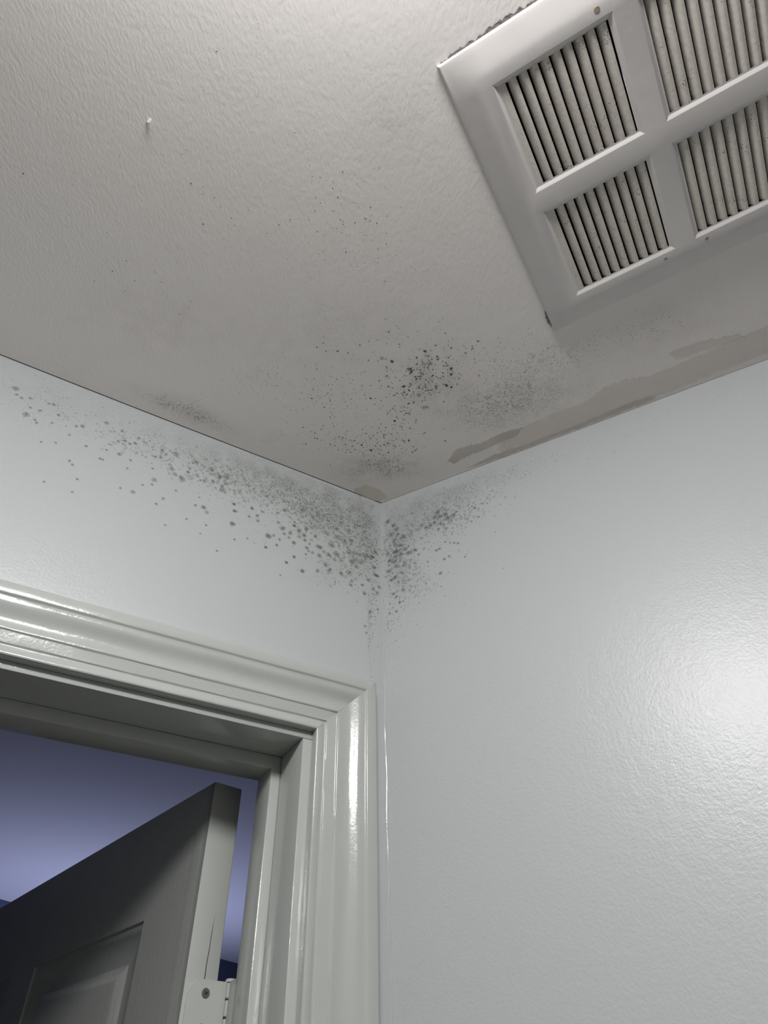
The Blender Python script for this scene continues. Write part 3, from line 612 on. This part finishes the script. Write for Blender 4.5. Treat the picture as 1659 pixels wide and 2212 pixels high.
# split in the edge timber above the hinge
HZ1 = -0.6095
bm = bmesh.new()
pts = [(0.0212, HZ1), (0.0211, HZ1 + 0.013), (0.0220, HZ1 + 0.027), (0.0222, HZ1 + 0.042), (0.0231, HZ1 + 0.058)]
wd = [0.0009, 0.0008, 0.0007, 0.0006, 0.0001]
l_, r_ = [], []
for (n, z), w_ in zip(pts, wd):
    l_.append(bm.verts.new(dp(-0.0007, n - w_ / 2, z)))
    r_.append(bm.verts.new(dp(-0.0007, n + w_ / 2, z)))
for i in range(len(pts) - 1):
    bm.faces.new((l_[i], r_[i], r_[i + 1], l_[i + 1]))
o = link('split', bm, M['crack'], door, smooth=False)
o['label'] = 'dark split in the edge timber'

def hinge(zt, detail):
    """zt: top of the hinge; leaf on the door edge, knuckle at the bedroom side"""
    HT = 0.076
    bm = bmesh.new()
    n0, n1, rad = 0.0035, DT + 0.0100, 0.0155
    out = [(n1, zt)]
    for k in range(9):
        a = math.pi / 2 + k * math.pi / 16
        out.append((n0 + rad + rad * math.cos(a), zt - rad + rad * math.sin(a)))
    for k in range(9):
        a = math.pi + k * math.pi / 16
        out.append((n0 + rad + rad * math.cos(a), zt - HT + rad + rad * math.sin(a)))
    out.append((n1, zt - HT))
    a = [bm.verts.new(dp(0.002, n, z)) for n, z in out]
    b = [bm.verts.new(dp(-0.0022, n, z)) for n, z in out]
    bm.faces.new(b)
    for i in range(len(out)):
        bm.faces.new((a[i], a[(i + 1) % len(out)], b[(i + 1) % len(out)], b[i]))
    h = link('hinge', bm, M['hinge'], door, sharp=30)
    # leaf on the jamb, behind the stop
    bm = bmesh.new()
    add_box(bm, C, SL, -NL, UP, S_JAMB - 0.0005, S_JAMB + 0.0016, 0.1000, WALL_T + 0.013, zt - HT, zt, 0.0004)
    link('jamb_leaf', bm, M['hinge'], h)
    pc = DO + DU * 0.002 + DN * 0.0170
    gap = 0.0015
    seg = HT / 5
    for k in range(5):
        b = bmesh.new()
        z1 = zt + 0.001 - k * seg - gap / 2
        add_cyl(b, pc + UP * z1, pc + UP * (z1 - seg + gap), 0.0057, 24)
        bmesh.ops.bevel(b, geom=[e_ for e_ in b.edges if abs((e_.verts[0].co - e_.verts[1].co).z) < 1e-5], offset=0.0008, segments=2, affect='EDGES')
        link('knuckle', b, M['hinge'], h)
    b = bmesh.new()
    add_cyl(b, pc + UP * (zt + 0.0004), pc + UP * (zt - HT + 0.001), 0.0044, 16)
    p = link('pin', b, M['rust'], h)
    p['label'] = 'rusty pin between the knuckles'
    b = bmesh.new()
    add_cyl(b, pc + UP * (zt + 0.0005), pc + UP * (zt + 0.0035), 0.0064, 24, 0.0050)
    link('pin_cap', b, M['hinge'], h)
    if detail:
        for zz, nn in ((zt - 0.0113, 0.0238), (zt - 0.0400, 0.0238), (zt - 0.0650, 0.0238)):
            b = bmesh.new()
            ctr_ = dp(-0.0022, nn, zz)
            rs = [(0.0045, 0.0002), (0.0042, 0.0008), (0.0028, 0.0009), (0.0, 0.0009)]
            # head with a phillips cross cut as a dark inset
            add_cyl(b, ctr_, ctr_ - DU * 0.0007, 0.0045, 28, 0.0041)
            s_ = link('screw', b, M['screw'], h)
            s_['label'] = 'bare steel crosshead screw'
            b = bmesh.new()
            for ax1, ax2 in ((DN, UP), (UP, DN)):
                d1 = (ax1 * 0.9 + ax2 * 0.35 * (1 if ax1 == DN else -1)).normalized()
                d2 = d1.cross(DU)
                add_box(b, ctr_ - DU * 0.0007, d1, d2, -DU, -0.0021, 0.0021, -0.0004, 0.0004, -0.0001, 0.00012)
            link('screw_slot', b, M['crack'], h)
    return h
hinge(HZ1, True)
hinge(HZ1 - 0.80, False)
hinge(HZ1 - 1.55, False)

# ------------------------------------------------------------------ extractor fan cover
fan = tag(empty('extractor_fan_cover', cov(CW / 2, CH / 2, 0)), 'square off-white louvered extractor fan cover screwed to the ceiling', 'fan')
FD = 0.0098                                        # how far the face stands off the ceiling
SLOT_A = [(0.0510, 0.1480), (0.1800, 0.2770)]
SLOT_B = [(0.0432, 0.1471), (0.1774, 0.2836)]
REC_A = [(0.0385, 0.1540), (0.1745, 0.2900)]
REC_B = [(0.0378, 0.1525), (0.1738, 0.2890)]
RECZ = 0.0030
bm = bmesh.new()
def rect(ins, z):
    xs = [ins] + [x for r_ in REC_A for x in r_] + [CW - ins]
    ys = [ins] + [x for r_ in REC_B for x in r_] + [CH - ins]
    pl = [(x, ins) for x in xs[:-1]] + [(CW - ins, y) for y in ys[:-1]] + [(x, CH - ins) for x in xs[:0:-1]] + [(ins, y) for y in ys[:0:-1]]
    return [bm.verts.new(cov(x, y, z)) for x, y in pl]
prof = [(0.0, 0.0015), (0.0, -0.0018), (0.0008, -0.0027), (0.0022, -0.0034), (0.006, -0.0044), (0.012, -0.0061), (0.018, -0.0077), (0.0225, -0.0089), (0.0255, -0.0095), (0.0285, -0.0098)]
rs = [rect(i, z) for i, z in prof]
for a, b in zip(rs, rs[1:]):
    for k in range(len(a)):
        bm.faces.new((a[k], a[(k + 1) % len(a)], b[(k + 1) % len(a)], b[k]))
ins = prof[-1][0]
lip = [(0, 0.0), (0.0006, 0.0003), (0.0014, 0.0009), (0.0026, 0.0019), (0.0038, 0.0028), (0.0048, RECZ - 0.0002), (0.0054, RECZ)]
aa = sorted({ins, CW - ins} | {x for r_ in REC_A for x in r_})
bb = sorted({ins, CH - ins} | {x for r_ in REC_B for x in r_})
def q(*p):
    return bm.faces.new([bm.verts.new(v) for v in p])
for i in range(len(aa) - 1):
    for j in range(len(bb) - 1):
        a0, a1, b0, b1 = aa[i], aa[i + 1], bb[j], bb[j + 1]
        ia = [k for k, r_ in enumerate(REC_A) if abs(r_[0] - a0) < 1e-7]
        ib = [k for k, r_ in enumerate(REC_B) if abs(r_[0] - b0) < 1e-7]
        if not (ia and ib):
            q(cov(a0, b0, -FD), cov(a1, b0, -FD), cov(a1, b1, -FD), cov(a0, b1, -FD))
            continue
        rings = [[cov(a0 + t, b0 + t, -FD + z), cov(a1 - t, b0 + t, -FD + z), cov(a1 - t, b1 - t, -FD + z), cov(a0 + t, b1 - t, -FD + z)] for t, z in lip]
        for x, y in zip(rings, rings[1:]):
            for k in range(4):
                q(x[k], x[(k + 1) % 4], y[(k + 1) % 4], y[k])
        sa, sb = SLOT_A[ia[0]], SLOT_B[ib[0]]
        zz = -FD + RECZ
        i0, i1, j0, j1 = a0 + lip[-1][0], a1 - lip[-1][0], b0 + lip[-1][0], b1 - lip[-1][0]
        q(cov(i0, sb[1], zz), cov(i1, sb[1], zz), cov(i1, j1, zz), cov(i0, j1, zz))
        if sb[0] > j0:
            q(cov(i0, j0, zz), cov(i1, j0, zz), cov(i1, sb[0], zz), cov(i0, sb[0], zz))
        q(cov(sa[1] + .0012, sb[0], zz), cov(i1, sb[0], zz), cov(i1, sb[1], zz), cov(sa[1] + .0012, sb[1], zz))
bmesh.ops.remove_doubles(bm, verts=bm.verts, dist=1e-6)
link('frame', bm, M['cover'], fan, sharp=28)
PITCH = (SLOT_A[0][1] - SLOT_A[0][0]) / 9.0
def louver(a0, a1, b0, b1, first=False):
    """a blade: high inside the fan at its left edge, bulging down to the face at its right edge"""
    bm = bmesh.new()
    n = 10
    rows = []
    zb = -FD + RECZ
    for k in range(n + 1):
        t = k / n
        a = a0 + (a1 - a0) * t
        if first:
            z = zb + 0.0001 + 0.0006 * t * t
        else:
            z = zb + 0.0046 * (1 - t) ** 1.9 - 0.0013 * math.sin(math.pi * min(1, t * 1.06)) + 0.0002
        rows.append((a, z))
    th = 0.0007
    lo0 = [bm.verts.new(cov(a, b0, z)) for a, z in rows]
    lo1 = [bm.verts.new(cov(a, b1, z)) for a, z in rows]
    hi0 = [bm.verts.new(cov(a, b0, z + th)) for a, z in rows]
    hi1 = [bm.verts.new(cov(a, b1, z + th)) for a, z in rows]
    for i in range(n):
        bm.faces.new((lo0[i], lo0[i + 1], lo1[i + 1], lo1[i]))
        bm.faces.new((hi0[i], hi1[i], hi1[i + 1], hi0[i + 1]))
        bm.faces.new((lo0[i], hi0[i], hi0[i + 1], lo0[i + 1]))
        bm.faces.new((lo1[i], lo1[i + 1], hi1[i + 1], hi1[i]))
    bm.faces.new((lo0[0], lo1[0], hi1[0], hi0[0]))
    bm.faces.new((lo0[n], hi0[n], hi1[n], lo1[n]))
    return link('louver', bm, M['louver'], fan, sharp=50)
for ga in (0, 1):
    for gb in (0, 1):
        s0 = SLOT_A[ga][0]
        b0, b1 = SLOT_B[gb]
        louver(REC_A[ga][0] + lip[-1][0], s0 - 0.0009, b0 - 0.0002, b1 + 0.0002, True)
        for k in range(9):
            louver(s0 + PITCH * k + 0.0010, s0 + PITCH * (k + 1) - 0.0010, b0 - 0.0002, b1 + 0.0002)
# specks of grime on the blades
for k, (a, b, r_) in enumerate(((0.1412, 0.0315, 0.0021), (0.1863, 0.0323, 0.0024), (0.1421, 0.2969, 0.0030))):
    bm = bmesh.new()
    add_cyl(bm, cov(a, b, -FD + 0.0005), cov(a, b, -FD - 0.0004), r_, 18, r_ * 0.8)
    link('screw', bm, M['brass'], fan)
bm = bmesh.new()
add_box(bm, P0, CU, CV, UP, 0.024, CW - 0.024, 0.024, CH - 0.024, -0.001, 0.12)
for f in [f for f in bm.faces if f.calc_center_median().z < CEIL]:
    bm.faces.remove(f)
link('housing', bm, M['dark'], fan, smooth=False)

# ------------------------------------------------------------------ mould: speckles, haze and crackle lying on the surfaces
def s_ceil(x, y, off):
    p = C + Vector((x, y, 0)) * 0.001
    return Vector((p.x, p.y, CEIL + sag(p.x, p.y) - off))
def s_left(s, z, off):
    return on_l(s * 0.001, -off, z * 0.001)
def s_right(s, z, off):
    return on_r(s * 0.001, -off, z * 0.001)
def ok_ceil(x, y):
    p = Vector((x, y, 0))
    if p.dot(NL) < 2.0 or p.dot(NR) < 1.0:
        return False
    w_ = C + p * 0.001 - P0
    a, b = w_.dot(CU), w_.dot(CV)
    return not (-0.001 < a < CW + .001 and -0.001 < b < CH + .001)
ok_wall = lambda s, z: s > 0.6 and z < -2.0

def mould(name, label, surf, ok, spots, clus, haze, crack, extra, seed, dark, halo):
    rnd = random.Random(seed)
    bm = bmesh.new()
    col = bm.verts.layers.float_color.new('tint')
    def V(p, c):
        v = bm.verts.new(p)
        v[col] = c
        return v
    lay = [0.0004]
    def disc(x, y, rings, n=9, jit=0.16, el=1.0, ea=0.0):
        lay[0] = 0.0003 + rnd.random() * 0.0003
        ce = V(surf(x, y, lay[0]), rings[0][1])
        wv = [1 + rnd.uniform(-jit, jit) for _ in range(n)]
        ca, sa = math.cos(ea), math.sin(ea)
        prev = None
        for r_, c in rings[1:]:
            ring = []
            for i in range(n):
                t = 2 * math.pi * i / n
                dx, dy = r_ * wv[i] * math.cos(t) * el, r_ * wv[i] * math.sin(t) / el
                ring.append(V(surf(x + dx * ca - dy * sa, y + dx * sa + dy * ca, lay[0]), c))
            for i in range(n):
                if prev:
                    f = bm.faces.new((prev[i], prev[(i + 1) % n], ring[(i + 1) % n], ring[i]))
                else:
                    f = bm.faces.new((ce, ring[i], ring[(i + 1) % n]))
                f.material_index = 0
            prev = ring
    def speck(x, y, r_, al, big=False):
        j = rnd.uniform(-0.012, 0.012)
        c = [max(0.0, d + j) for d in dark]
        disc(x, y, [(0, (*c, al)), (r_ * 0.62, (*c, al)), (r_ * 1.12, (*c, 0.0))], 8 if r_ > 0.5 else 6, 0.22, rnd.uniform(1, 1.35), rnd.uniform(0, 3.1))
    for x, y, r_, k in spots:
        if not ok(x, y):
            continue
        if k == 0:
            speck(x, y, r_ * (0.93 if name_c else 0.78), 0.80 if name_c else 0.40)
            if not name_c:
                disc(x, y, [(0, (*halo, 0.30)), (r_ * 1.2, (*halo, 0.26)), (r_ * 1.7, (*halo, 0.0))], 10)
        elif k == 1:
            a = 0.34
            disc(x, y, [(0, (*dark, 0.62)), (r_ * 0.28, (*dark, 0.45)), (r_ * 0.50, (*halo, 0.20)), (r_ * 0.82, (*halo, a)), (r_ * 1.0, (*halo, a * 0.8)), (r_ * 1.25, (*halo, 0.0))], 13, 0.14)
        elif k == 2:
            br = (0.16, 0.12, 0.08)
            disc(x, y, [(0, (*br, 0.62)), (r_ * 0.45, (*br, 0.52)), (r_ * 0.8, (*dark, 0.42)), (r_ * 1.1, (*dark, 0.0))], 11, 0.22, 1.25, 0.3)
        else:
            disc(x, y, [(0, (*halo, 0.28)), (r_ * 0.7, (*halo, 0.24)), (r_ * 1.15, (*halo, 0.0))], 11, 0.2, 1.2, 0.2)
    for px, py, a, b, c, d, n, r0, r1, al in clus:
        for _ in range(int(n)):
            g, h = rnd.gauss(0, 0.55), rnd.gauss(0, 0.55)
            x, y = px + a * g + b * h, py + c * g + d * h
            if ok(x, y):
                rr = (r0 + (r1 - r0) * rnd.random() ** 2.2)
                if name_c or rr < 0.55:
                    speck(x, y, rr, al * rnd.uniform(0.6, 1.15))
                else:
                    k = al * rnd.uniform(0.55, 1.1)
                    disc(x, y, [(0, (*dark, min(0.85, k * 1.35))), (rr * 0.35, (*dark, k * 0.95)), (rr * 0.75, (*halo, k * 0.8)), (rr * 1.2, (*halo, 0.0))], 9, 0.2, rnd.uniform(1, 1.25), rnd.uniform(0, 3))
    def patch(px, py, a, b, c, d, al, colr, idx, off, ext=2.1, n=26):
        g = {}
        for i in range(n + 1):
            for j in range(n + 1):
                s_, t_ = ext * (2 * i / n - 1), ext * (2 * j / n - 1)
                x, y = px + a * s_ + b * t_, py + c * s_ + d * t_
                e_ = al * max(0.0, math.exp(-(s_ * s_ + t_ * t_) * 0.9) - 0.02)
                g[i, j] = (x, y, e_)
        vv = {}
        for i in range(n):
            for j in range(n):
                ks = [(i, j), (i + 1, j), (i + 1, j + 1), (i, j + 1)]
                if not all(ok(g[k][0], g[k][1]) for k in ks) or max(g[k][2] for k in ks) < 0.002:
                    continue
                for k in ks:
                    if k not in vv:
                        vv[k] = V(surf(g[k][0], g[k][1], off), (*colr, g[k][2]))
                f = bm.faces.new([vv[k] for k in ks])
                f.material_index = idx
    for k, h in enumerate(haze):
        patch(*h, HAZE_COL[name_k], 1, 0.00014 + 0.00001 * k)
    for k, h in enumerate(crack):
        patch(*h, (0.13, 0.12, 0.11), 2, 0.00024 + 0.00001 * k)
    for poly, colr, al in extra:
        # irregular stain or scrape with a soft rim
        cx_ = sum(p[0] for p in poly) / len(poly)
        cy_ = sum(p[1] for p in poly) / len(poly)
        off = 0.00020 + rnd.random() * 0.00008
        big = []
        for i in range(len(poly)):
            p_, q_ = poly[i], poly[(i + 1) % len(poly)]
            for s_ in range(9):
                t_ = s_ / 9
                big.append((p_[0] * (1 - t_) + q_[0] * t_ + rnd.uniform(-1.1, 1.1), p_[1] * (1 - t_) + q_[1] * t_ + rnd.uniform(-1.1, 1.1)))
        inn = [V(surf(cx_ + (x - cx_) * .93, cy_ + (y - cy_) * .93, off), (*colr, al)) for x, y in big]
        out_ = [V(surf(x, y, off), (*colr, 0.0)) for x, y in big]
        for i in range(len(big)):
            k = (i + 1) % len(big)
            bm.faces.new((inn[i], inn[k], out_[k], out_[i]))
        bmesh.ops.triangulate(bm, faces=[bm.faces.new(inn)])
    o = link(name, bm, [M['spot'], M['haze'], M['crackle']], smooth=False)
    return tag(o, label, 'mould', 'stuff')
HAZE_COL = {'c': (0.30, 0.27, 0.25), 'l': (0.27, 0.28, 0.25), 'r': (0.29, 0.31, 0.30)}
name_k, name_c = 'c', True
EXTRA_C = PEEL_C + [
    ([(-44, -33), (-24, -13), (-6, -4), (12, -12), (0, -30), (-22, -42)], (0.82, 0.775, 0.68), 0.5),          # tan plaster at the corner
    ([(-300, -205), (-262, -200), (-232, -212), (-250, -224), (-276, -219)], (0.98, 0.96, 0.95), 0.7),
    ([(-172, -136), (-150, -132), (-128, -146), (-140, -158), (-160, -152)], (0.98, 0.96, 0.95), 0.7),
]
ceiling_mould = mould('mould', 'black mould speckles and fine cracks spreading over the ceiling', s_ceil, ok_ceil, SPOT_C, CLUS_C, HAZE_C, CRACK_C, EXTRA_C, 11, (0.060, 0.055, 0.052), (0.22, 0.20, 0.19))
name_k, name_c = 'l', False
mould('mould', 'ringed grey-green mould spots on the wall above the doorway', s_left, ok_wall, SPOT_L, CLUS_L, HAZE_L, [], [], 12, (0.135, 0.140, 0.115), (0.30, 0.315, 0.275))
name_k, name_c = 'r', False
mould('mould', 'grey mould spots fanning out on the right-hand wall beside the corner', s_right, ok_wall, SPOT_R, CLUS_R, HAZE_R, [], [], 13, (0.125, 0.130, 0.125), (0.30, 0.32, 0.31))

# torn ceiling paint along the edge of the fan cover
def torn(name, label, pts, seed):
    rnd = random.Random(seed)
    bm = bmesh.new()
    a_, b_ = [], []
    for (p, q_, w_) in pts:
        for lst, v in ((a_, cov(p, q_, 0)), (b_, cov(p + w_[0] + rnd.uniform(-.0006, .0006), q_ + w_[1] + rnd.uniform(-.0008, .0008), 0))):
            v.z = CEIL + sag(v.x, v.y) - 0.0009
            lst.append(bm.verts.new(v))
    for i in range(len(pts) - 1):
        bm.faces.new((a_[i], a_[i + 1], b_[i + 1], b_[i]))
    return link(name, bm, M['tear'], ceiling, smooth=False)
torn('torn_paint', '', [(0.003 + 0.002 * k, CH - 0.001, (0, 0.0010 + 0.0034 * min(1, k / 10) * (0.75 + 0.25 * math.sin(k * 0.21 + 1)) + 0.0007 * math.sin(k * 1.3))) for k in range(80)], 3)
torn('torn_paint', '', [(0.001, 0.004 + 0.0015 * k, (-0.0042 * math.sin(math.pi * (k + .5) / 22), 0)) for k in range(22)], 5)

# a flake of paint hanging from the ceiling
bm = bmesh.new()
fc = s_ceil(-216.8, -547.0, 0)
pts = [(-3.0, 1.2, 0.0), (-1.0, 2.0, 2.4), (1.6, 1.2, 3.6), (3.2, -0.6, 2.8), (1.4, -1.8, 0.6), (-1.4, -1.2, 0.2)]
up_ = [bm.verts.new(fc + Vector((x, y, -z)) * 0.001) for x, y, z in pts]
dn_ = [bm.verts.new(fc + Vector((x * .96, y * .96, -z - 0.5)) * 0.001) for x, y, z in pts]
bm.faces.new(up_)
bm.faces.new(dn_[::-1])
for i in range(6):
    bm.faces.new((up_[i], up_[(i + 1) % 6], dn_[(i + 1) % 6], dn_[i]))
tag(link('paint_flake', bm, M['flake'], smooth=False), 'tiny white paint flake curling off the ceiling', 'paint flake')
